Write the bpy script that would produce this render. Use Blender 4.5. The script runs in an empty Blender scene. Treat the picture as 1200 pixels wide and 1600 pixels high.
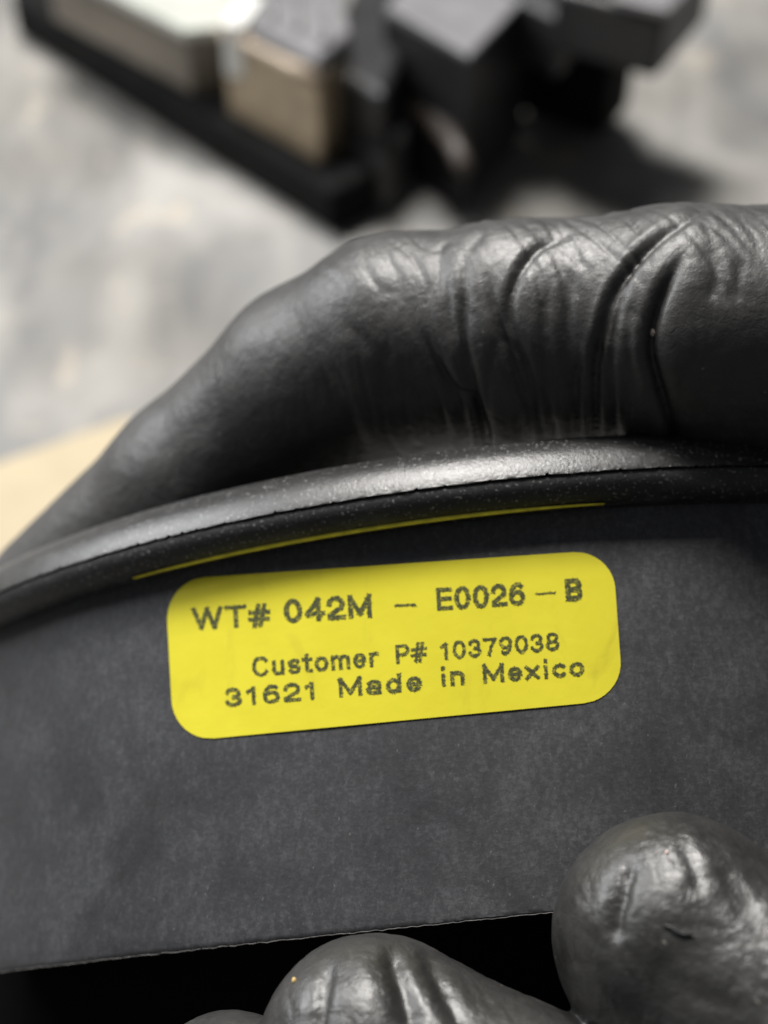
import bpy, bmesh, math, random
import numpy as np
from mathutils import Matrix, Vector, noise as mnoise

random.seed(4)
rng = np.random.default_rng(4)
C = bpy.context.scene.collection
S = bpy.context.scene

# ------------------------------------------------------------------ camera
CAM_H = 0.28                      # lens height over the bench, metres
PITCH = math.radians(45)          # looking down by 45 degrees
FPX = 2222.0                      # focal length in pixels of the 1200x1600 photograph
cam = bpy.data.cameras.new('camera')
cam.sensor_fit = 'VERTICAL'; cam.sensor_height = 36.0; cam.sensor_width = 27.0
cam.lens = 36.0 * FPX / 1600.0
cam.clip_start = 0.005; cam.clip_end = 50
cam.dof.use_dof = True
cam.dof.focus_distance = 0.138
cam.dof.aperture_fstop = cam.lens / 3.1     # 3.1 mm pupil
camo = bpy.data.objects.new('camera', cam); C.objects.link(camo)
camo.location = (0, 0, CAM_H); camo.rotation_euler = (math.pi / 2 - PITCH, 0, 0)
S.camera = camo
ROT = Matrix.Rotation(math.pi / 2 - PITCH, 3, 'X')      # held things are modelled in axes tilted like this
R3 = np.array(ROT)

# ------------------------------------------------------------------ light
w = bpy.data.worlds.new('World'); S.world = w; w.use_nodes = True
bg = w.node_tree.nodes['Background']
bg.inputs[0].default_value = (0.93, 0.96, 1.0, 1); bg.inputs[1].default_value = 0.12

def lamp(name, loc, target, size, size_y, watts, col):
    l = bpy.data.lights.new(name, 'AREA'); l.shape = 'RECTANGLE'
    l.size = size; l.size_y = size_y; l.energy = watts; l.color = col
    o = bpy.data.objects.new(name, l); C.objects.link(o); o.location = loc
    o.rotation_euler = (Vector(target) - Vector(loc)).to_track_quat('-Z', 'Y').to_euler()
    return o
lamp('ceiling_lamp', (-0.14, 0.775, 1.09), (0, 0.12, 0.15), 0.34, 0.24, 28.0, (1.0, 0.97, 0.93))
lamp('side_lamp', (-0.72, 0.57, 0.58), (0, 0.1, 0.17), 0.34, 0.46, 9.0, (0.98, 0.99, 1.0))

S.view_settings.view_transform = 'Standard'; S.view_settings.look = 'None'
S.view_settings.exposure = 0; S.view_settings.gamma = 1
S.render.engine = 'CYCLES'
S.cycles.use_denoising = True; S.cycles.use_adaptive_sampling = False

# ------------------------------------------------------------------ helpers
def P(px, py, d):
    """a point d mm in front of the lens along the sight line of a photo pixel, mm, camera axes"""
    return np.array([(px - 600) / FPX * d, (800 - py) / FPX * d, -d])

def world(p):
    return R3 @ (np.asarray(p) * 0.001) + np.array([0, 0, CAM_H])

def G(px, py, h=0.0):
    """where the sight line of a photo pixel meets the level h mm above the bench (world metres)"""
    d = R3 @ np.array([(px - 600) / FPX, (800 - py) / FPX, -1.0])
    t = (h * 0.001 - CAM_H) / d[2]
    return np.array([d[0] * t, d[1] * t, h * 0.001])

def mesh_obj(name, verts, faces, mat, parent=None, smooth=False):
    me = bpy.data.meshes.new(name)
    me.from_pydata([tuple(v) for v in verts], [], [tuple(f) for f in faces])
    me.validate(); me.update()
    if smooth: me.shade_smooth()
    if mat: me.materials.append(mat)
    o = bpy.data.objects.new(name, me); C.objects.link(o)
    if parent: o.parent = parent
    return o

def empty(name, loc, rot=None):
    o = bpy.data.objects.new(name, None); C.objects.link(o); o.empty_display_size = 0.01
    o.location = loc
    if rot is not None: o.rotation_euler = rot.to_euler()
    return o

def tag(o, label=None, cat=None, group=None, kind=None):
    for k, v in (('label', label), ('category', cat), ('group', group), ('kind', kind)):
        if v: o[k] = v
    return o

class Nodes:
    def __init__(s, name):
        s.m = bpy.data.materials.new(name); s.m.use_nodes = True
        s.t = s.m.node_tree; s.b = s.t.nodes['Principled BSDF']
        s.tc = s.t.nodes.new('ShaderNodeTexCoord')
    def mapping(s, scale=(1, 1, 1), rot=(0, 0, 0)):
        n = s.t.nodes.new('ShaderNodeMapping'); n.inputs['Scale'].default_value = scale
        n.inputs['Rotation'].default_value = rot
        s.t.links.new(s.tc.outputs['Object'], n.inputs[0]); return n.outputs[0]
    def noise(s, scale, detail=4, rough=0.55, vec=None, dist=0.0):
        n = s.t.nodes.new('ShaderNodeTexNoise'); n.inputs['Scale'].default_value = scale
        n.inputs['Detail'].default_value = detail; n.inputs['Roughness'].default_value = rough
        n.inputs['Distortion'].default_value = dist
        s.t.links.new(vec if vec is not None else s.tc.outputs['Object'], n.inputs['Vector']); return n.outputs['Fac']
    def voro(s, scale, feature='F1', vec=None):
        n = s.t.nodes.new('ShaderNodeTexVoronoi'); n.feature = feature; n.inputs['Scale'].default_value = scale
        s.t.links.new(vec if vec is not None else s.tc.outputs['Object'], n.inputs['Vector']); return n.outputs['Distance']
    def ramp(s, fac, *stops):
        n = s.t.nodes.new('ShaderNodeValToRGB'); e = n.color_ramp.elements
        while len(e) < len(stops): e.new(0.5)
        for q, (p, c) in zip(e, stops):
            q.position = p; q.color = (c, c, c, 1) if isinstance(c, (int, float)) else (*c, 1)
        s.t.links.new(fac, n.inputs[0]); return n.outputs[0]
    def mix(s, fac, a, b, mode='MIX'):
        n = s.t.nodes.new('ShaderNodeMix'); n.data_type = 'RGBA'; n.blend_type = mode
        for sock, v in ((n.inputs[0], fac), (n.inputs[6], a), (n.inputs[7], b)):
            if isinstance(v, bpy.types.NodeSocket): s.t.links.new(v, sock)
            elif isinstance(v, tuple): sock.default_value = (*v, 1)
            else: sock.default_value = v
        return n.outputs[2]
    def math(s, op, a, b):
        n = s.t.nodes.new('ShaderNodeMath'); n.operation = op
        for sock, v in ((n.inputs[0], a), (n.inputs[1], b)):
            if isinstance(v, bpy.types.NodeSocket): s.t.links.new(v, sock)
            else: sock.default_value = v
        return n.outputs[0]
    def bump(s, h, strength, dist, prev=None):
        n = s.t.nodes.new('ShaderNodeBump'); n.inputs['Strength'].default_value = strength
        n.inputs['Distance'].default_value = dist
        s.t.links.new(h, n.inputs['Height'])
        if prev is not None: s.t.links.new(prev, n.inputs['Normal'])
        return n.outputs[0]
    def set(s, **kw):
        names = dict(color='Base Color', rough='Roughness', spec='Specular IOR Level', normal='Normal', metal='Metallic',
                     sheen='Sheen Weight', coat='Coat Weight')
        for k, v in kw.items():
            sock = s.b.inputs[names[k]]
            if isinstance(v, bpy.types.NodeSocket): s.t.links.new(v, sock)
            elif isinstance(v, tuple): sock.default_value = (*v, 1)
            else: sock.default_value = v
        return s.m

# ------------------------------------------------------------------ materials
def m_bench():
    n = Nodes('worn_grey_bench')
    v = n.mapping((1, 0.55, 1), (0, 0, math.radians(38)))
    a = n.ramp(n.noise(22, 5, 0.6, v, 0.6), (0.34, (0.125, 0.128, 0.133)), (0.5, (0.205, 0.205, 0.202)), (0.66, (0.30, 0.296, 0.288)))
    b = n.ramp(n.noise(9, 3, 0.5), (0.4, (0.78, 0.75, 0.70)), (0.62, (1.0, 0.99, 0.97)))
    c = n.mix(1.0, a, b, 'MULTIPLY')
    st = n.ramp(n.noise(38, 4, 0.6, n.mapping((1, 1, 1), (0, 0, 1.1)), 1.2), (0.60, 0.0), (0.72, 0.5))
    c = n.mix(st, c, (0.42, 0.36, 0.28))
    bu = n.bump(n.noise(180, 4), 0.3, 0.0006)
    return n.set(color=c, rough=0.6, spec=0.35, normal=bu)

def m_wall():
    n = Nodes('fibrous_black_plastic')
    big = n.noise(110, 5, 0.62, None, 0.5)
    fib = n.noise(1500, 5, 0.75, n.mapping((1, 0.45, 1), (0.2, 0.3, 0.9)), 0.5)
    fi2 = n.noise(2600, 4, 0.75, n.mapping((0.5, 1, 1), (0.1, 0.1, -0.5)), 0.6)
    f = n.math('ADD', n.math('MULTIPLY', big, 0.28), n.math('ADD', n.math('MULTIPLY', fib, 0.38), n.math('MULTIPLY', fi2, 0.34)))
    c = n.ramp(f, (0.34, (0.017, 0.0175, 0.0193)), (0.5, (0.034, 0.035, 0.0385)), (0.66, (0.080, 0.082, 0.088)))
    sp = n.ramp(n.noise(2400, 2, 0.5, n.mapping((1, 0.6, 1), (0, 0, 0.6))), (0.69, 0.0), (0.77, 0.30))
    c = n.mix(sp, c, (0.22, 0.22, 0.22))
    sm = n.ramp(n.noise(60, 3, 0.5, None, 1.0), (0.62, 0.0), (0.75, 0.55))
    c = n.mix(sm, c, (0.012, 0.012, 0.013))
    bu = n.bump(n.noise(2200, 3, 0.6), 0.35, 0.00006, n.bump(fib, 0.25, 0.00012))
    return n.set(color=c, rough=n.ramp(big, (0.35, 0.52), (0.65, 0.68)), spec=0.42, normal=bu)

def m_rim(name, lo, hi, rough):
    n = Nodes(name)
    g = n.noise(2600, 4, 0.7)
    c = n.ramp(g, (0.35, lo), (0.65, hi))
    sp = n.ramp(n.noise(2700, 2, 0.6), (0.62, 0.0), (0.69, 0.9))
    c = n.mix(sp, c, (0.20, 0.20, 0.20))
    pit = n.ramp(n.noise(1900, 2, 0.6, n.mapping((1, 1.3, 1))), (0.66, 0.0), (0.72, 0.8))
    c = n.mix(pit, c, (0.006, 0.006, 0.006))
    scuff = n.ramp(n.noise(420, 4, 0.6, n.mapping((0.25, 1, 1)), 0.6), (0.55, 0.0), (0.7, 0.35))
    c = n.mix(scuff, c, (0.07, 0.07, 0.07))
    bu = n.bump(g, 0.6, 0.00010, n.bump(n.noise(500, 3), 0.2, 0.0002))
    return n.set(color=c, rough=rough, spec=0.5, normal=bu)

def m_glove(name, lo, hi, r0, r1, crease, pebble, psc):
    n = Nodes(name)
    mott = n.noise(170, 4, 0.6, None, 0.4)
    c = n.ramp(mott, (0.35, lo), (0.65, hi))
    dust = n.ramp(n.noise(420, 5, 0.75, None, 1.0), (0.56, 0.0), (0.75, 0.22))
    c = n.mix(dust, c, (0.11, 0.108, 0.104))
    sp = n.ramp(n.noise(900, 2, 0.5), (0.76, 0.0), (0.80, 0.6))
    c = n.mix(sp, c, (0.26, 0.24, 0.20))
    peb = n.noise(psc, 4, 0.65, None, 0.8)
    cr = n.noise(420, 3, 0.55, n.mapping((1, 0.5, 1), (0, 0, 0.6)), 1.2)
    b1 = n.bump(cr, crease, 0.0003)
    b2 = n.bump(peb, pebble, 0.00018, b1)
    return n.set(color=c, rough=n.ramp(mott, (0.3, r0), (0.7, r1)), spec=0.6, normal=b2)

def m_plain(name, col, rough, var=0.25, scale=60, spec=0.4, metal=0.0):
    n = Nodes(name)
    lo = tuple(x * (1 - var) for x in col); hi = tuple(x * (1 + var) for x in col)
    c = n.ramp(n.noise(scale, 4, 0.6), (0.35, lo), (0.65, hi))
    return n.set(color=c, rough=rough, spec=spec, metal=metal, normal=n.bump(n.noise(scale * 12, 3), 0.3, 0.0002))

def m_sticker():
    n = Nodes('yellow_sticker_paper')
    a = n.ramp(n.noise(90, 4, 0.6), (0.3, (0.60, 0.535, 0.030)), (0.7, (0.67, 0.60, 0.040)))
    sm = n.ramp(n.noise(150, 4, 0.6, n.mapping((1, 0.35, 1), (0, 0, 0.7)), 1.5), (0.58, 0.0), (0.76, 0.40))
    c = n.mix(sm, a, (0.42, 0.36, 0.03))
    g = n.ramp(n.noise(2500, 3, 0.6), (0.68, 0.0), (0.8, 0.35))
    c = n.mix(g, c, (0.55, 0.48, 0.05))
    return n.set(color=c, rough=0.55, spec=0.15, normal=n.bump(n.noise(700, 3), 0.15, 0.0001))

def m_ink():
    n = Nodes('worn_black_ink')
    f = n.ramp(n.noise(3300, 2, 0.6), (0.40, (0.045, 0.050, 0.022)), (0.56, (0.080, 0.085, 0.028)), (0.70, (0.34, 0.31, 0.035)))
    return n.set(color=f, rough=0.6, spec=0.2)

M = dict(bench=m_bench(), wall=m_wall(),
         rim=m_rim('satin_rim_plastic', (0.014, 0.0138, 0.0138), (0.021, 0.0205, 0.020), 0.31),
         lip=m_rim('shaded_lip_plastic', (0.007, 0.007, 0.0075), (0.016, 0.016, 0.017), 0.52),
         glove=m_glove('black_nitrile', (0.018, 0.0176, 0.017), (0.030, 0.0292, 0.028), 0.43, 0.53, 0.22, 0.45, 1300),
         grip=m_glove('black_nitrile_textured_grip', (0.013, 0.0127, 0.012), (0.023, 0.0225, 0.0215), 0.36, 0.46, 0.25, 0.5, 1100), sticker=m_sticker(), ink=m_ink(), reflection_line=m_plain('reflection_yellow', (0.85, 0.76, 0.06), 0.5, 0.2, 600),
         black=m_plain('black_plastic', (0.017, 0.017, 0.018), 0.42),
         deep=m_plain('matt_black_and_shadow', (0.006, 0.006, 0.006), 0.8, spec=0.1),  # near-black; on the base and plug block it stands for shadow
         cover=m_plain('pale_grey_metal', (0.36, 0.37, 0.335), 0.42, 0.12),
         bracket=m_plain('brown_metal', (0.27, 0.215, 0.145), 0.38, 0.2, metal=0.35),
         cover_shade=m_plain('shaded_cover_brown', (0.15, 0.13, 0.105), 0.5, 0.15),
         lipbrown=m_plain('pale_brown_metal', (0.36, 0.29, 0.22), 0.38, 0.15, metal=0.2),
         darkbrown=m_plain('dark_brown_plastic', (0.05, 0.041, 0.035), 0.5, 0.2),
         webgrey=m_plain('charcoal_plastic', (0.045, 0.044, 0.044), 0.5, 0.15),
         copper=m_plain('copper_strip', (0.45, 0.25, 0.11), 0.4, 0.2, metal=0.5),
         greyp=m_plain('dark_grey_plastic', (0.15, 0.148, 0.153), 0.38, 0.15),
         cream=m_plain('cream_paper', (0.36, 0.30, 0.20), 0.7, 0.06),
         )

# ------------------------------------------------------------------ bench and the things lying on it
def grid_plane(name, x0, x1, y0, y1, z, mat):
    return mesh_obj(name, [(x0, y0, z), (x1, y0, z), (x1, y1, z), (x0, y1, z)], [(0, 1, 2, 3)], mat)
bench = grid_plane('workbench_top', -1.6, 1.6, -0.8, 2.4, 0.0, M['bench'])
tag(bench, kind='structure')

def bevelled(name, verts, faces, mat, parent, bev, origin):
    me = bpy.data.meshes.new(name); bm = bmesh.new()
    vs = [bm.verts.new(np.asarray(v) - origin) for v in verts]
    for f in faces: bm.faces.new([vs[i] for i in f])
    bmesh.ops.recalc_face_normals(bm, faces=bm.faces)
    if bev: bmesh.ops.bevel(bm, geom=list(bm.edges), offset=bev, segments=3, profile=0.5, affect='EDGES', clamp_overlap=True)
    bm.to_mesh(me); bm.free(); me.materials.append(mat); me.shade_smooth()
    o = bpy.data.objects.new(name, me); C.objects.link(o); o.parent = parent
    m = o.modifiers.new('flat', 'WEIGHTED_NORMAL'); m.keep_sharp = True
    return o

def prism(name, px, h1, h0, mat, parent, bev=0.001):
    """an upright block: outline of its top given by sight lines at height h1 (mm), standing down to h0"""
    h1 *= 1.17; h0 *= 1.17
    top = [G(x, y, h1) for x, y in px]; n = len(top)
    bot = [np.array([p[0], p[1], h0 * 0.001]) for p in top]
    faces = [tuple(range(n)), tuple(range(2 * n - 1, n - 1, -1))] + [(i, n + i, n + (i + 1) % n, (i + 1) % n) for i in range(n)]
    return bevelled(name, top + bot, faces, mat, parent, bev, np.array(parent.location))

def tube(name, pts, r, mat, parent, seg=14):
    pts = [Vector(p) for p in pts]; V = []; F = []
    for i, p in enumerate(pts):
        t = (pts[min(i + 1, len(pts) - 1)] - pts[max(i - 1, 0)]).normalized()
        a = t.orthogonal().normalized() if abs(t.z) > 0.9 else t.cross(Vector((0, 0, 1))).normalized()
        b = t.cross(a)
        rr = r[i] if hasattr(r, '__len__') else r
        V += [p + (a * math.cos(2 * math.pi * k / seg) + b * math.sin(2 * math.pi * k / seg)) * rr for k in range(seg)]
    n = len(pts)
    for i in range(n - 1):
        F += [(i * seg + k, i * seg + (k + 1) % seg, (i + 1) * seg + (k + 1) % seg, (i + 1) * seg + k) for k in range(seg)]
    F += [tuple(range(seg - 1, -1, -1)), tuple(range((n - 1) * seg, n * seg))]
    return mesh_obj(name, V, F, mat, parent, True)

act = empty('actuator', Vector(G(560, 300, 0)))
tag(act, 'black plastic actuator with brown metal bracket lying out of focus on the bench', 'car part')
bpy.context.view_layer.update()
prism('base', [(14, -10), (180, 92), (330, 186), (430, 244), (520, 300), (590, 262), (600, 60), (300, -120), (120, -160)], 16, 0.5, M['deep'], act, 0.003)  # black slab standing in for the dark shadow band at the front
prism('cover_plate', [(60, -70), (290, 46), (348, 40), (372, -10), (300, -120), (160, -160)], 42, 38, M['cover'], act, 0.0012)
prism('cover_shaded_side', [(66, -70), (290, 44), (346, 39), (372, -8), (300, -118), (164, -158)], 37.9, 15, M['cover_shade'], act, 0.002)  # shade of the cover's front face put into a darker brown-grey
prism('cover_highlight', [(345, 35), (378, 42), (412, -6), (380, -20)], 47, 30, m_plain('highlight_white', (0.6, 0.6, 0.57), 0.3, 0.05), act, 0.001)  # white block added as the small bright highlight beside the cover
tube('bracket_lip', [G(x, y, 49) - np.array(act.location) for x, y in ((346, 48), (400, 74), (460, 104), (502, 124))], [0.0022, 0.0024, 0.003, 0.0036], M['lipbrown'], act)  # paler brown tube along the bracket's top front edge
br = prism('bracket', [(343, 48), (500, 130), (546, 96), (395, 18)], 42, 14, M['bracket'], act, 0.0025)
prism('copper_strip', [(488, 139), (512, 142), (546, 102), (520, 100)], 34, 8, M['copper'], act, 0.001)
cap = prism('ribbed_cap', [(388, 34), (498, 90), (548, 48), (530, -30), (440, -60)], 49, 42.4, M['greyp'], act, 0.002)
for k in range(3):
    a = G(415 + 45 * k, 8 + 14 * k - 20, 57.4); b = G(425 + 40 * k, 48 + 18 * k - 14, 57.4)
    tube('ridge', [a - np.array(act.location), b - np.array(act.location)], 0.0016, M['greyp'], cap)
prism('housing', [(520, 110), (600, 150), (640, 60), (640, -20), (560, -40), (530, 20)], 40, 1, M['black'], act, 0.004)
prism('housing_web', [(528, 206), (604, 242), (640, 200), (640, 60), (540, 90)], 22, 0.5, M['webgrey'], act, 0.004)
prism('end_block', [(598, 14), (735, 93), (835, -14), (700, -95)], 50, 2, M['black'], act, 0.002)
et = prism('end_lit_top', [(604, 8), (734, 86), (828, -14), (700, -90)], 52.5, 50.2, M['greyp'], act, 0.001)  # grey layer that colours the black block's top as lit
o0 = np.array(act.location)
tube('curved_rib', [G(x, y, 28) - o0 for x, y in ((598, 128), (640, 150), (680, 185), (712, 225), (725, 262))], [0.004, 0.005, 0.005, 0.004, 0.003], M['darkbrown'], act)
prism('neck', [(780, -20), (880, 30), (930, -30), (830, -80)], 54, 34, M['black'], act, 0.003)
prism('plug_shadow', [(790, -4), (960, 46), (1006, 0), (900, -60)], 42.8, 6, M['deep'], act, 0.003)  # black block added for the deep shadow beside the end block
prism('plug', [(866, -18), (1040, 26), (1118, -62), (950, -112)], 62, 43, M['black'], act, 0.003)
prism('plug_cover', [(955, -6), (1046, 15), (1090, -30), (1000, -60)], 65, 62.2, M['greyp'], act, 0.001)

pap = empty('paper_sheet', Vector(G(100, 760, 0)))
tag(pap, 'cream paper sheet on the bench, mostly hidden behind the gloved thumb', 'paper')
pp = [G(x, y, 0.5) for x, y in ((-260, 810), (30, 712), (205, 650), (420, 800), (260, 1000), (-240, 1040))]
N = len(pp); o1 = np.array(pap.location)
bevelled('sheet', pp + [p - np.array([0, 0, 0.0004]) for p in pp],
         [tuple(range(N)), tuple(range(2 * N - 1, N - 1, -1))] + [(i, N + i, N + (i + 1) % N, (i + 1) % N) for i in range(N)], M['cream'], pap, 0, o1)

# ------------------------------------------------------------------ the held ring segment
RO = np.array([13.7, 2.49, -150.0])            # front of the wall at rim height, mm, camera axes
TH, PHI, RAD, LEN = 0.301, 0.0996, 85.0, 43.2
E1 = np.array([math.cos(PHI), math.sin(PHI), 0]); UP = np.array([-math.sin(PHI), math.cos(PHI), 0]); ZZ = np.array([0, 0, 1.0])
AX = math.cos(TH) * UP - math.sin(TH) * ZZ; NN = math.sin(TH) * UP + math.cos(TH) * ZZ

def ring(beta, u, h):
    r = RAD + u
    return RO + r * math.sin(beta) * E1 + (r * math.cos(beta) - RAD) * NN + h * AX

def on_ring(px, py, off):
    """point of the wall's outer face (raised by off mm) on the sight line of a photo pixel"""
    c = RO - RAD * NN; d = P(px, py, 1.0)
    oc = -c; dp = d - AX * (d @ AX); op = oc - AX * (oc @ AX)
    a = dp @ dp; b = 2 * dp @ op; k = op @ op - (RAD + off) ** 2
    t = (-b - math.sqrt(b * b - 4 * a * k)) / (2 * a)
    return d * t

rg = empty('plastic_ring', Vector(world(RO)), ROT)
tag(rg, 'curved black plastic ring segment with rolled rim and yellow sticker, held by the gloved hand', 'car part')
B0, B1, NB = math.radians(-68), math.radians(33), 300

def sweep(name, profile, mat, parent=rg, nb=NB, jit=None, smooth=True, sharp=()):
    n = len(profile); V = []; F = []
    for i in range(nb + 1):
        be = B0 + (B1 - B0) * i / nb
        for k, (u, h) in enumerate(profile):
            du, dh = jit(be, k) if jit else (0, 0)
            V.append((ring(be, u + du, h + dh) - RO) * 0.001)
    for i in range(nb):
        for k in range(n):
            F.append((i * n + k, i * n + (k + 1) % n, (i + 1) * n + (k + 1) % n, (i + 1) * n + k))
    F += [tuple(range(n)), tuple(range(nb * n + n - 1, nb * n - 1, -1))]
    o = mesh_obj(name, V, F, mat, parent, smooth)
    bm = bmesh.new(); bm.from_mesh(o.data); bmesh.ops.recalc_face_normals(bm, faces=bm.faces)
    for e in bm.edges:
        if len(e.link_faces) == 2 and e.calc_face_angle(0) > math.radians(32): e.smooth = False
    bm.to_mesh(o.data); bm.free()
    return o

def nz(x, y=0.0, z=0.0): return mnoise.noise(Vector((x, y, z)))

# wall, bottom edge slightly burred
wp = [(0, 0.5)] + [(0, -LEN * t) for t in np.linspace(0.05, 0.985, 30)] + [(-0.05, -LEN + 0.25), (-0.2, -LEN + 0.02), (-0.6, -LEN + 0.06), (-2.2, -LEN + 0.1), (-2.2, 0.5)]
def wall_jit(be, k):
    if 31 <= k <= 33:
        s = nz(be * 110, k * 0.3) * 0.10 + nz(be * 400, k * 0.3, 7) * 0.05
        return (0, s)
    return (nz(be * 5, k * 0.12, 3) * 0.12, 0) if 1 <= k <= 30 else (0, 0)
sweep('wall', wp, M['wall'], jit=wall_jit)
# thin strip along the wall's bottom edge, paler to stand for its lit chamfer
bp = [(-0.06 + 0.065 * math.cos(a), -LEN + 0.06 + 0.065 * math.sin(a)) for a in np.linspace(0, 2 * math.pi, 7)[:-1]]
sweep('lit_edge', bp, m_plain('lit_edge_grey', (0.06, 0.057, 0.054), 0.7, 0.6, 900), nb=600,
      jit=lambda be, k: (nz(be * 130, 1) * 0.13 - 0.05, nz(be * 110, 31 * 0.3) * 0.1 + nz(be * 600, 5) * 0.05))
# rolled rim: upper half
up_ = []
u_, v_, p_ = 3.6, 0.0, 0.0
up_.append((u_, v_))
while p_ < 3.6:                       # a sloping band above the parting line that rolls over to the top
    al = 14 + 15 * p_ / 1.8 if p_ < 1.8 else 29 + 31 * ((p_ - 1.8) / 1.8) ** 1.2
    ds = 0.12 / math.cos(math.radians(al + 19)); p_ += 0.12
    u_ -= ds * math.sin(math.radians(al)); v_ += ds * math.cos(math.radians(al)); up_.append((u_, v_))
for al in np.linspace(66, 215, 14):
    ds = 0.26
    u_ -= ds * math.sin(math.radians(al)); v_ += ds * math.cos(math.radians(al)); up_.append((u_, v_))
NU = len(up_)
up_ += [(min(-2.1, u_), -0.2), (0.0, -0.25), (3.45, -0.06)]
def rim_jit(be, k):
    if k in (0, NU + 2): return (nz(be * 90) * 0.05, nz(be * 40, 2) * 0.10 + max(0.0, nz(be * 150, 4) - 0.15) * 0.5 + nz(be * 900, 4) * 0.04)
    return (0, 0)
rim = sweep('rim', up_, M['rim'], nb=1100, jit=rim_jit)
# lower half of the rim, set back under the parting line
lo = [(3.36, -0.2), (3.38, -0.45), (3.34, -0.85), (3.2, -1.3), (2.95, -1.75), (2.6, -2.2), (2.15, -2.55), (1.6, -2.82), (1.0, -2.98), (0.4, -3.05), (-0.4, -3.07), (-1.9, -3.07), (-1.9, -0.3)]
sweep('rim_underside', lo, M['lip'], nb=260)  # darker copy of the rim plastic, underside shade put into its colour
# yellow strip under the rim, added in place of the sticker's reflection
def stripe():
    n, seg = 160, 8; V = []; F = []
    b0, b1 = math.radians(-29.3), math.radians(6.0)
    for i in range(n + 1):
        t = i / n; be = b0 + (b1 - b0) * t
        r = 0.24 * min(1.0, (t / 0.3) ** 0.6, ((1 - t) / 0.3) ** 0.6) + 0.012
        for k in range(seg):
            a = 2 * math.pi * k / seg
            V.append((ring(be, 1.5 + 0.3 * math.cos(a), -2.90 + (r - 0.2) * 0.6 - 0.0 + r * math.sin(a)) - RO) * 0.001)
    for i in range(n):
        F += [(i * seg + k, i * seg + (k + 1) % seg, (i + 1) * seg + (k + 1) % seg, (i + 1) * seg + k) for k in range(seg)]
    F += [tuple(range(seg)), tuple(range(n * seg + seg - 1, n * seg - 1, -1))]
    return mesh_obj('sticker_reflection', V, F, M['reflection_line'], rg, True)
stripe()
# floor and skirt set back below the wall
sweep('recessed_floor', [(-2.3, -38.5), (-2.3, -40.5), (-38, -38.5), (-38, -36.5)], M['deep'])
def skirt():
    V = []
    for x in (-90.0, 45.0):
        q_ = (45.0 - x) * 0.26
        for n_, h in ((-27.5 - q_, -37.0), (-27.5 - q_, -82.0), (-30.5 - q_, -82.0), (-30.5 - q_, -37.0)):
            V.append((x * E1 + n_ * NN + h * AX) * 0.001)
    mesh_obj('recessed_skirt', V, [(0, 1, 5, 4), (1, 2, 6, 5), (2, 3, 7, 6), (3, 0, 4, 7), (0, 3, 2, 1), (4, 5, 6, 7)], M['deep'], rg)
skirt()

# sticker: bilinear quad on the wall
Q = dict(TL=(257.8, 906.0), TR=(957.0, 858.5), BR=(974.0, 1093.0), BL=(271.4, 1159.5))
def quad(u, v):
    t = np.array(Q['TL']) * (1 - u) + np.array(Q['TR']) * u
    b = np.array(Q['BL']) * (1 - u) + np.array(Q['BR']) * u
    return t * (1 - v) + b * v
def sticker():
    W, H, r = 700.0, 240.0, 62.0; nu, nv = 70, 28
    V = []; F = []; idx = {}
    def vert(x, y, off):
        key = (round(x, 2), round(y, 2), off)
        if key not in idx:
            px = quad(x / W, y / H); idx[key] = len(V)
            V.append((on_ring(px[0], px[1], off) - RO) * 0.001)
        return idx[key]
    rows = [0, 2, 5, 10, 17, 25, 34, 44, 54] + list(np.linspace(62, H - 62, 14)) + [H - q for q in (54, 44, 34, 25, 17, 10, 5, 2, 0)]
    def half(y):
        e = r - min(r, min(y, H - y))
        return r - math.sqrt(max(r * r - e * e, 0))
    cols = np.linspace(0, 1, nu + 1)
    for a, b in zip(rows[:-1], rows[1:]):
        xa, xb = half(a), half(b)
        for s, t in zip(cols[:-1], cols[1:]):
            F.append((vert(xa + (W - 2 * xa) * s, a, 0.11), vert(xb + (W - 2 * xb) * s, b, 0.11),
                      vert(xb + (W - 2 * xb) * t, b, 0.11), vert(xa + (W - 2 * xa) * t, a, 0.11)))
    rim_pts = [(half(y), y) for y in rows] + [(half(H) + (W - 2 * half(H)) * s, H) for s in cols[1:]] + \
              [(W - half(y), y) for y in rows[::-1][1:]] + [(half(0) + (W - 2 * half(0)) * s, 0) for s in cols[::-1][1:]]
    for a, b in zip(rim_pts[:-1], rim_pts[1:]):
        F.append((vert(*a, 0.11), vert(*a, -0.06), vert(*b, -0.06), vert(*b, 0.11)))
    F = [f for f in F if len(set(f)) >= 3]
    F = [tuple(dict.fromkeys(f)) for f in F]
    return mesh_obj('sticker', V, F, M['sticker'], rg, False)
stk = sticker()
stk['label'] = 'yellow rounded sticker printed with part numbers'

# printed words: (text, x left, x right, baseline y left, baseline y right, cap height, weight) in photo pixels
Z6 = lambda x: 240 + x / 1.579
Y6 = lambda y: 840 + y / 1.579
LINES = [
    [('WT#', 97, 285, 228, 217, 54, .070), ('042M', 322, 538, 210, 196, 56, .072), ('_', 592, 646, 168, 166, 54, .04), ('E0026', 698, 915, 180, 165, 54, .070), ('_', 941, 989, 139, 136, 54, .04), ('B', 1017, 1055, 156, 153, 52, .085)],
    [('Customer', 243, 554, 344, 318, 49, .062), ('P#', 597, 672, 312, 303, 47, .058), ('10379038', 706, 1000, 302, 277, 44, .062)],
    [('31621', 176, 404, 418, 399, 45, .072), ('Made', 455, 662, 394, 377, 47, .072), ('in', 706, 768, 368, 363, 47, .072), ('Mexico', 811, 1062, 359, 340, 45, .071)],
]
def arc(cx, cy, rx, ry, a0, a1, n=18):
    return [(cx + rx * math.cos(math.radians(a0 + (a1 - a0) * i / n)), cy + ry * math.sin(math.radians(a0 + (a1 - a0) * i / n))) for i in range(n + 1)]
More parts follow.
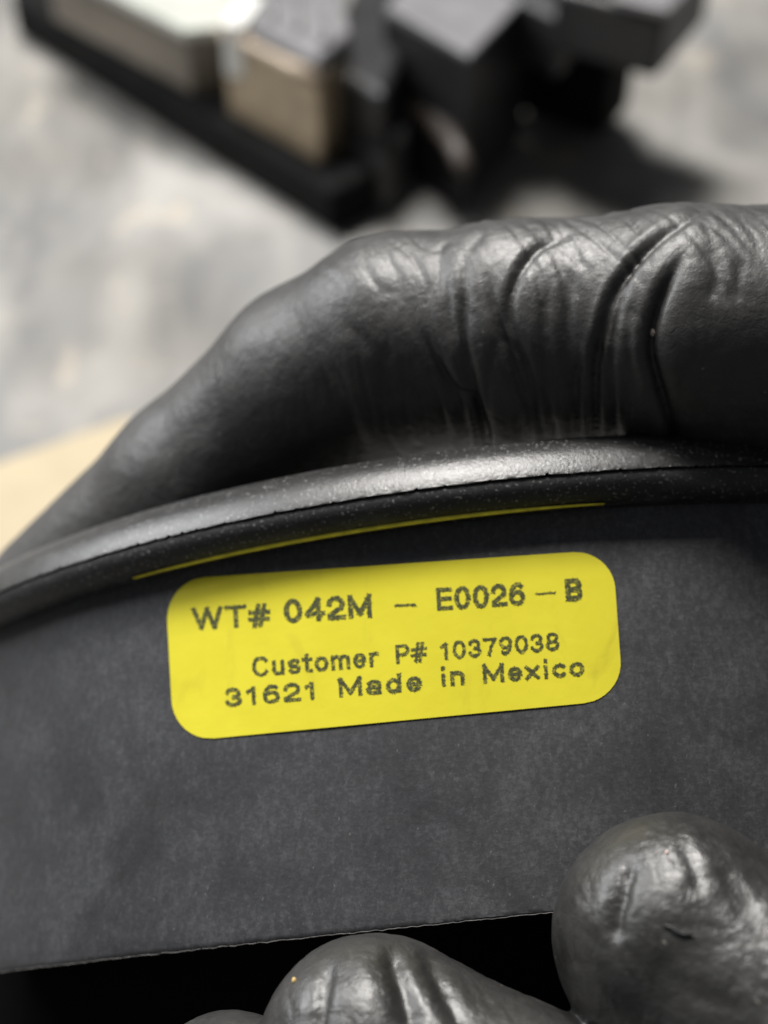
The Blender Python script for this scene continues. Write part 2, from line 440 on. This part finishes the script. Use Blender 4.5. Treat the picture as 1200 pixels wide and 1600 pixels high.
L, T_, X_ = 0.08, 0.92, 0.66          # stroke centre lines: foot, cap top, x-height top
GL = {  # advance width, strokes
    'W': (1.02, [[(.05, T_), (.28, L), (.51, T_), (.74, L), (.97, T_)]]), 'T': (.70, [[(.04, T_), (.66, T_)], [(.35, T_), (.35, L)]]),
    '#': (.70, [[(.17, L - .05), (.33, T_ + .02)], [(.38, L - .05), (.54, T_ + .02)], [(.05, .64), (.68, .64)], [(.02, .34), (.64, .34)]]),
    '0': (.64, [arc(.32, .5, .24, .42, 0, 360, 32)]), '4': (.66, [[(.46, L), (.46, T_), (.06, .30), (.62, .30)]]),
    '2': (.62, [arc(.31, .66, .23, .26, 172, -35) + [(.09, .20), (.08, L), (.57, L)]]),
    'M': (.86, [[(.09, L), (.09, T_), (.43, .20), (.77, T_), (.77, L)]]),
    'E': (.64, [[(.57, T_), (.09, T_), (.09, L), (.58, L)], [(.09, .52), (.53, .52)]]),
    '6': (.64, [arc(.32, .34, .23, .26, 0, 360, 28), arc(.36, .46, .27, .46, 190, 60)]),
    '9': (.64, [arc(.32, .66, .23, .26, 0, 360, 28), arc(.28, .54, .27, .46, 10, -120)]),
    'B': (.66, [[(.09, L), (.09, T_), (.36, T_)] + arc(.36, .72, .20, .20, 90, -90) + [(.09, .52)], [(.36, .52)] + arc(.37, .30, .23, .22, 90, -90) + [(.09, L)]]),
    'C': (.74, [arc(.38, .5, .30, .42, 42, 318, 26)]), 'P': (.66, [[(.09, L), (.09, T_), (.38, T_)] + arc(.38, .69, .22, .23, 90, -90) + [(.09, .46)]]),
    'u': (.56, [[(.08, X_), (.08, .26)] + arc(.27, .27, .19, .19, 180, 360) + [(.46, X_)], [(.46, .3), (.46, L)]]),
    's': (.52, [arc(.27, .51, .17, .15, 25, 250) + arc(.27, .225, .19, .145, 80, -160)]),
    't': (.40, [[(.19, .86), (.19, .2)] + arc(.29, .18, .10, .10, 180, 270) + [(.36, L)], [(.04, X_), (.36, X_)]]),
    'o': (.58, [arc(.29, .37, .21, .29, 0, 360, 26)]), 'c': (.54, [arc(.29, .37, .21, .29, 45, 315, 20)]),
    'm': (.84, [[(.08, L), (.08, X_)], [(.08, .45)] + arc(.245, .48, .165, .18, 170, 0) + [(.41, L)], [(.41, .45)] + arc(.585, .48, .165, .18, 170, 0) + [(.75, L)]]),
    'n': (.56, [[(.08, L), (.08, X_)], [(.08, .45)] + arc(.27, .46, .19, .20, 170, 0) + [(.46, L)]]),
    'e': (.57, [[(.09, .37), (.49, .37)] + arc(.29, .37, .20, .29, 0, 315, 22)]), 'r': (.40, [[(.09, L), (.09, X_)], [(.09, .42)] + arc(.30, .45, .21, .21, 170, 75)]),
    '1': (.50, [[(.10, .72), (.30, .88), (.30, L)]]), '3': (.62, [arc(.29, .70, .21, .22, 165, -80) + arc(.30, .30, .23, .22, 80, -165)]),
    '7': (.62, [[(.05, T_), (.56, T_), (.36, .5), (.25, L)]]), '8': (.64, [arc(.32, .71, .20, .21, 0, 360, 24), arc(.32, .29, .24, .21, 0, 360, 24)]),
    'a': (.57, [arc(.26, .24, .18, .155, 0, 360, 22), [(.46, L), (.46, .48)] + arc(.275, .49, .185, .17, 0, 150)]),
    'd': (.58, [arc(.27, .37, .19, .29, 0, 360, 26), [(.48, T_), (.48, L)]]), 'i': (.26, [[(.13, L), (.13, .60)], [(.13, .93), (.13, .97)]]),
    'x': (.54, [[(.06, L), (.48, X_)], [(.48, L), (.06, X_)]]),
    '_': (1.0, [[(.05, .0), (.95, .0)]]),
}
def word_cells(text, hw, aspect, gap=0.13):
    """printed word as runs of ink cells; x from 0 to aspect, y in cap heights"""
    W = sum(GL[c][0] + gap for c in text) - gap; sx = aspect / W
    segs = []; x = 0
    for c in text:
        for st in GL[c][1]:
            q = [((x + a) * sx, b) for a, b in st]
            segs += list(zip(q[:-1], q[1:]))
        x += GL[c][0] + gap
    cell = 1 / 26
    nx, ny = int(aspect / cell) + 4, 34
    xs = (np.arange(nx) - 1.5) * cell; ys = -0.12 + (np.arange(ny) + .5) * cell
    X, Y = np.meshgrid(xs, ys); D = np.full(X.shape, 9.0)
    for (ax_, ay), (bx, by) in segs:
        dx, dy = bx - ax_, by - ay; l2 = dx * dx + dy * dy + 1e-9
        if l2 < 1e-6: continue
        ln = math.sqrt(l2); al = ((X - ax_) * dx + (Y - ay) * dy) / ln; pr = np.abs((X - ax_) * dy - (Y - ay) * dx) / ln
        D = np.minimum(D, np.maximum(pr, np.maximum(-al, al - ln)))     # square stroke ends
    jag = rng.normal(0, 0.008, D.shape) + np.repeat(rng.normal(0, 0.008, (D.shape[0], 1)), D.shape[1], 1)
    hw *= 1.42
    ink = (D + jag < hw) & ~((rng.random(D.shape) < 0.03) & (D > hw * 0.2))
    runs = []
    for r in range(ny):
        k = 0
        while k < nx:
            if ink[r, k]:
                e = k
                while e + 1 < nx and ink[r, e + 1] and e - k < 5: e += 1
                runs.append((xs[k] - cell / 2, xs[e] + cell / 2, ys[r] - cell / 2, ys[r] + cell / 2)); k = e + 1
            else: k += 1
    return runs
for line in LINES:
    V = []; F = []
    for text, xl, xr, yl, yr, cap_h, hw in line:
        asp = (xr - xl) / cap_h
        for xa, xb, ya, yb in word_cells(text, hw, asp):
            base = len(V)
            for x, y in ((xa, ya), (xb, ya), (xb, yb), (xa, yb)):
                t = x / asp
                zx = xl + (xr - xl) * t - 0.06 * cap_h * (y - 0.5); zy = yl + (yr - yl) * t - cap_h * y
                V.append((on_ring(Z6(zx), Y6(zy), 0.135) - RO) * 0.001)
            F.append((base, base + 1, base + 2, base + 3))
    mesh_obj('printed_line', V, F, M['ink'], stk)

# ------------------------------------------------------------------ the gloved hand
import openvdb as vdb
VOX = 0.62
def chain(*pts): return [(P(x, y, d), r) for x, y, d, r in pts]
thumb = chain((2150, 980, 172, 17), (1340, 535, 159, 15.6), (1060, 522, 159.5, 13.9), (800, 528, 163, 13.0), (620, 540, 167, 12.6), (500, 606, 173, 12.6), (320, 772, 182, 12.7), (120, 950, 193, 12.5))
index = chain((1880, 1330, 128, 12.5), (1690, 1800, 110, 11.6), (1370, 1720, 119, 11.3), (1200, 1585, 126, 11.4), (1056, 1466, 130, 11.3))
middle = chain((1850, 1600, 130, 12.5), (1450, 2060, 112, 11.6), (1010, 1900, 122, 11.2), (795, 1780, 127, 11.4), (588, 1655, 130.5, 11.2))
ringf = chain((1830, 1850, 134, 12), (1250, 2260, 118, 10.8), (760, 2050, 127, 10.3), (540, 1880, 131, 9.8), (358, 1728, 134, 8.6))
little = chain((1800, 2080, 139, 11), (1350, 2500, 126, 9.5), (980, 2400, 135, 9), (720, 2240, 140, 7.6))
wrist = (2650, 1500, 168, 21)
palm = [chain(wrist, (1880, 1330, 130, 14)), chain(wrist, (1850, 1600, 132, 14)), chain(wrist, (1830, 1850, 136, 13.5)), chain(wrist, (1800, 2080, 141, 12)),
        chain(wrist, (2150, 980, 172, 17)), chain((2150, 980, 172, 17), (1900, 1330, 135, 13)), chain(wrist, (3500, 1650, 185, 25))]
allp = np.array([p for c in [thumb, index, middle, ringf, little] + palm for p, _ in c])
lo_, hi_ = allp.min(0) - 30, allp.max(0) + 30
dims = np.ceil((hi_ - lo_) / VOX).astype(int)
FAR = 4.0
def seg_field(field, a, ra, b, rb, k):
    m = max(ra, rb) + FAR + k
    i0 = np.maximum(((np.minimum(a, b) - m - lo_) / VOX).astype(int), 0); i1 = np.minimum(((np.maximum(a, b) + m - lo_) / VOX).astype(int) + 1, dims)
    sl = tuple(slice(s, e) for s, e in zip(i0, i1))
    ax = [((np.arange(s, e) * VOX) + l).astype(np.float32) for s, e, l in zip(i0, i1, lo_)]
    ab = (b - a).astype(np.float32); L2 = float(ab @ ab)
    t = ((ax[0] - a[0])[:, None, None] * ab[0] + (ax[1] - a[1])[None, :, None] * ab[1] + (ax[2] - a[2])[None, None, :] * ab[2]) / L2
    np.clip(t, 0, 1, out=t)
    d = ((ax[0] - a[0])[:, None, None] - t * ab[0]) ** 2
    d += ((ax[1] - a[1])[None, :, None] - t * ab[1]) ** 2
    d += ((ax[2] - a[2])[None, None, :] - t * ab[2]) ** 2
    d = np.sqrt(d) - (ra + t * (rb - ra))
    f = field[sl]
    hh = np.maximum(k - np.abs(f - d), 0) / k
    field[sl] = np.minimum(f, d) - hh * hh * k * 0.25
def chain_field(chs, k):
    f = np.full(dims, 9.0, np.float32)
    for c in chs:
        for (a, ra), (b, rb) in zip(c[:-1], c[1:]): seg_field(f, a, ra, b, rb, k)
    return f
pf = chain_field(palm, 7.0)
tot = pf.copy()
for fc in (thumb, index, middle, ringf, little):
    f = chain_field([fc], 2.5)
    k = 5.0; hh = np.maximum(k - np.abs(f - pf), 0) / k
    f = np.minimum(f, pf) - hh * hh * k * 0.25
    k = 0.8; hh = np.maximum(k - np.abs(f - tot), 0) / k
    tot = np.minimum(f, tot) - hh * hh * k * 0.25
tot = np.clip(tot, -FAR, FAR)
gr = vdb.FloatGrid(FAR); gr.copyFromArray(np.ascontiguousarray(tot)); del pf, f, hh
pts, quads = gr.convertToQuads(isovalue=0.0)[:2]
HV = pts.astype(np.float64) * VOX + lo_
HQ = np.array(quads, dtype=np.int64)

def normals(V, Qd):
    n = np.cross(V[Qd[:, 2]] - V[Qd[:, 0]], V[Qd[:, 3]] - V[Qd[:, 1]])
    vn = np.zeros_like(V)
    for c in range(4):
        for k in range(3): vn[:, k] += np.bincount(Qd[:, c], n[:, k], len(V))
    return vn / np.maximum(np.linalg.norm(vn, axis=1, keepdims=True), 1e-9)
def smooth(V, Qd, it):
    cnt = np.bincount(Qd.ravel(), minlength=len(V))[:, None] * 2.0
    for _ in range(it):
        s = np.zeros_like(V)
        for k in range(3):
            for c in range(4):
                s[:, k] += np.bincount(Qd[:, c], V[Qd[:, (c + 1) % 4], k] + V[Qd[:, (c + 3) % 4], k], len(V))
        V = 0.5 * V + 0.5 * s / cnt
    return V
HV = smooth(HV, HQ, 3)
HN = normals(HV, HQ)
test = HV[np.argmax(HV[:, 1])]
if HN[np.argmax(HV[:, 1])][1] < 0: HQ = HQ[:, ::-1]; HN = -HN

# one round of subdivision so that fine creases have geometry
tm = bpy.data.meshes.new('hand_base'); tm.from_pydata(HV.tolist(), [], HQ.tolist()); tm.update()
to = bpy.data.objects.new('hand_base', tm); C.objects.link(to)
sm_ = to.modifiers.new('s', 'SUBSURF'); sm_.levels = 1
bpy.context.view_layer.update()
em = to.evaluated_get(bpy.context.evaluated_depsgraph_get()).to_mesh()
HV = np.empty(len(em.vertices) * 3); em.vertices.foreach_get('co', HV); HV = HV.reshape(-1, 3)
HQ = np.empty(len(em.loops), np.int32); em.loops.foreach_get('vertex_index', HQ); HQ = HQ.reshape(-1, 4).astype(np.int64)
bpy.data.objects.remove(to); bpy.data.meshes.remove(tm)
HN = normals(HV, HQ); print('hand', len(HV), len(HQ))

# folds: strokes sculpted into the glove. (photo polyline, depth mm, half width mm, ridge share)
STROKES = [
    ([(660, 515), (700, 600), (747, 640), (775, 700)], 0.75, 0.75, 0.5),
    ([(727, 395), (724, 520), (740, 613), (770, 700)], 0.65, 0.8, 0.6),
    ([(760, 430), (793, 547), (822, 640), (835, 700)], 0.85, 0.9, 0.5),
    ([(893, 362), (838, 390), (806, 440), (798, 493), (822, 573), (870, 690)], 0.55, 0.8, 0.9),
    ([(893, 420), (886, 520), (893, 640)], 0.35, 1.1, 0.7),
    ([(860, 430), (850, 540), (866, 640)], 0.25, 0.8, 0.7),
    ([(1095, 330), (1020, 380), (965, 447), (942, 520), (930, 600), (935, 700)], 0.85, 0.8, 0.9),
    ([(985, 420), (962, 500), (955, 600), (970, 690)], 0.45, 0.7, 0.6),
    ([(1066, 400), (1030, 470), (1016, 545), (1033, 620), (1078, 700)], 1.2, 0.95, 0.5),
    ([(905, 560), (900, 620), (912, 700)], 0.6, 0.7, 0.5), ([(690, 600), (722, 650), (740, 700)], 0.5, 0.7, 0.4),
    ([(845, 600), (860, 650), (884, 700)], 0.5, 0.6, 0.4), ([(700, 430), (704, 500), (716, 560), (735, 610)], 0.35, 0.7, 0.5),
    ([(690, 380), (686, 450), (705, 540)], 0.25, 0.9, 0.8),
    ([(495, 575), (540, 640), (590, 700)], 0.35, 1.4, 0.5),
    ([(530, 490), (590, 560), (620, 640)], 0.22, 1.3, 0.6),
    ([(1100, 380), (1120, 420), (1110, 470)], 0.25, 1.2, 0.6), ([(1160, 400), (1150, 470)], 0.2, 1.0, 0.6),
    # index fingertip
    ([(990, 1340), (970, 1405), (958, 1470)], 0.55, 0.9, 0.6), ([(1060, 1310), (1082, 1350), (1095, 1400)], 0.25, 0.9, 0.5),
    ([(1125, 1350), (1175, 1430)], 0.2, 1.0, 0.5), ([(1010, 1490), (1060, 1540), (1140, 1575)], 0.18, 1.6, 0.5),
    # middle fingertip
    ([(518, 1495), (503, 1560), (495, 1620)], 0.6, 0.85, 0.6), ([(605, 1470), (630, 1540), (645, 1610)], 0.85, 1.4, 0.4),
    ([(660, 1478), (694, 1545), (724, 1610)], 0.5, 1.0, 0.5),
]
px = 600 + FPX * HV[:, 0] / -HV[:, 2]; py = 800 - FPX * HV[:, 1] / -HV[:, 2]
vis = (px > -200) & (px < 1500) & (py > 150) & (py < 1800)
view = -HV / np.linalg.norm(HV, axis=1, keepdims=True)
facing = (HN * view).sum(1)
disp = np.zeros(len(HV))
on_thumb = HV[:, 2] < -143
for poly, dep, wid, rdg in STROKES:
    yc = np.mean([q[1] for q in poly]); front = (on_thumb if yc < 1000 else ~on_thumb) & vis & (facing > -0.05)
    pa = np.array(poly, float); front &= (px > pa[:, 0].min() - 90) & (px < pa[:, 0].max() + 90) & (py > pa[:, 1].min() - 90) & (py < pa[:, 1].max() + 160)
    ii = np.nonzero(front)[0]; scale = 0.001 * (160 if yc < 1000 else 120) / FPX * 1000
    q = np.stack([px[ii], py[ii]], 1); best = np.full(len(ii), 1e9); side = np.zeros(len(ii)); tt = np.zeros(len(ii))
    nseg = len(poly) - 1
    # refine the polyline (Catmull-Rom)
    poly = [(q[0], q[1] + (75 if 685 < q[1] < 710 else 0)) for q in poly]
    pl = np.array(poly, float); pe = np.vstack([2 * pl[0] - pl[1], pl, 2 * pl[-1] - pl[-2]]); fine = []
    for i in range(1, len(pe) - 2):
        for t in np.linspace(0, 1, 8, endpoint=False):
            p0, p1, p2, p3 = pe[i - 1], pe[i], pe[i + 1], pe[i + 2]
            fine.append(0.5 * (2 * p1 + (p2 - p0) * t + (2 * p0 - 5 * p1 + 4 * p2 - p3) * t * t + (3 * p1 - p0 - 3 * p2 + p3) * t ** 3))
    fine.append(pl[-1]); fine = np.array(fine)
    for i in range(len(fine) - 1):
        a, d = fine[i], fine[i + 1] - fine[i]
        t = np.clip(((q - a) @ d) / (d @ d), 0, 1); e = q - a - t[:, None] * d; dd = np.hypot(e[:, 0], e[:, 1]); m = dd < best
        best[m] = dd[m]; side[m] = np.sign(d[0] * e[m, 1] - d[1] * e[m, 0]); tt[m] = (i + t[m]) / (len(fine) - 1)
    x = best * scale / (wid * (0.85 if yc < 1000 else 1.0))
    env = np.clip(np.minimum(tt / 0.25 + 0.15, (1 - tt) / 0.2 + 0.35), 0, 1)
    sx = x * side
    prof = -0.75 * np.exp(-(x / 0.62) ** 2) - 0.35 * np.exp(-(x / 1.7) ** 2) + rdg * 0.30 * np.exp(-((sx - 1.9) / 0.8) ** 2)
    disp[ii] += (1.05 if yc < 1000 else 1.0) * dep * env * prof
iv = np.nonzero(vis & (facing > -0.25))[0]
for i in iv:
    v = Vector(HV[i])
    tip = 1.0 if not on_thumb[i] else 0.7
    disp[i] += 0.09 * mnoise.noise(v * 0.2) + tip * (0.045 * mnoise.noise(v * 0.5 + Vector((9, 0, 0))) + 0.04 * mnoise.noise(v * 1.1))
# fine creases running round the thumb
for i in np.nonzero(vis & on_thumb & (facing > -0.2) & (px > 380))[0]:
    p_ = HV[i]; q = p_[0] + 0.010 * (p_[1] - 8) ** 2 + 0.10 * p_[1]
    win = min(1.0, max(0.0, (px[i] - 430) / 230)) * (1.0 if px[i] < 1000 else 0.55)
    a = 1 - abs(mnoise.noise(Vector((q * 0.42, p_[1] * 0.07, p_[2] * 0.07)))) * 2.2
    b = 1 - abs(mnoise.noise(Vector((q * 0.95 + 30, p_[1] * 0.12, p_[2] * 0.12)))) * 2.2
    disp[i] -= win * (0.22 * max(0, a) ** 5 + 0.08 * max(0, b) ** 4)
for i in np.nonzero(vis & ~on_thumb & (facing > -0.2))[0]:
    p_ = HV[i]
    a = 1 - abs(mnoise.noise(Vector((p_[0] * 0.55 + p_[1] * 0.15, p_[1] * 0.16, p_[2] * 0.2 + 50)))) * 2.4
    b = 1 - abs(mnoise.noise(Vector((p_[0] * 0.9, p_[1] * 0.7, p_[2] * 0.9 + 20)))) * 2.4
    disp[i] -= 0.065 * max(0, a) ** 4 + 0.03 * max(0, b) ** 3
HV = HV + HN * disp[:, None]
HV = smooth(HV, HQ, 1)
hand_o = P(1500, 1200, 150)
gm = bpy.data.meshes.new('gloved_hand')
gm.from_pydata(((HV - hand_o) * 0.001).tolist(), [], HQ.tolist()); gm.update(); gm.shade_smooth()
gm.materials.append(M['glove']); gm.materials.append(M['grip'])
cen = HV[HQ].mean(1); tipf = np.zeros(len(HQ), np.int32)
for fc in (index, middle, ringf, little):
    a, b = fc[-2][0], fc[-1][0]; ab = b - a
    t = np.clip(((cen - a) @ ab) / (ab @ ab), -0.6, 1.0)
    tipf[np.linalg.norm(cen - a - t[:, None] * ab, axis=1) < 12.5] = 1
gm.polygons.foreach_set('material_index', tipf)
hand = bpy.data.objects.new('gloved_hand', gm); C.objects.link(hand)
hand.location = Vector(world(hand_o)); hand.rotation_euler = ROT.to_euler()
tag(hand, 'hand in a wrinkled black nitrile glove pinching the plastic ring between thumb and fingertips', 'hand')

# ------------------------------------------------------------------ specks lying on the fingertips
bpy.context.view_layer.update()
def on_hand(px_, py_):
    d = Vector(P(px_, py_, 1.0)).normalized(); o = Vector(-hand_o * 0.001)
    ok, loc, nor, _ = hand.ray_cast(o, d)
    return np.array(loc) * 1000 + hand_o, np.array(nor)
p0, n0 = on_hand(1072, 1450)
th = empty('thread', Vector(world(p0)), ROT)
tag(th, 'tiny dark curled thread stuck on the right gloved fingertip', 'thread')
tp = []
for x, y in ((1036, 1443), (1048, 1449), (1058, 1457), (1070, 1461), (1084, 1461)):
    q, nn_ = on_hand(x, y); tp.append((q + nn_ * 0.16 - p0) * 0.001)
tube('strand', tp, [0.00006, 0.00014, 0.00017, 0.00014, 0.00005], M['black'], th, 8)
def crumb(px_, py_, r, mat, label):
    q, nn_ = on_hand(px_, py_); bm = bmesh.new(); bmesh.ops.create_icosphere(bm, subdivisions=2, radius=r)
    for v in bm.verts: v.co *= 1 + 0.5 * mnoise.noise(v.co * 2500 + Vector((px_, 0, 0)))
    me = bpy.data.meshes.new('crumb'); bm.to_mesh(me); bm.free(); me.materials.append(mat)
    o = bpy.data.objects.new('crumb', me); C.objects.link(o); o.location = Vector(world(q + nn_ * r * 400)); o.rotation_euler = ROT.to_euler()
    o.scale = (0.8, 1.3, 0.8)
    tag(o, label, 'crumb', 'crumbs stuck to the glove')
crumb(460, 1533, 0.00023, m_plain('yellow_crumb', (0.75, 0.55, 0.22), 0.6), 'tiny yellow crumb on the left edge of the middle gloved fingertip')
crumb(1042, 1334, 0.00020, m_plain('pink_crumb', (0.7, 0.52, 0.45), 0.6), 'tiny pale pink crumb near the top of the right gloved fingertip')
crumb(1018, 520, 0.00034, m_plain('pale_crumb', (0.5, 0.42, 0.40), 0.5), 'pale speck caught in the deep fold of the gloved thumb')
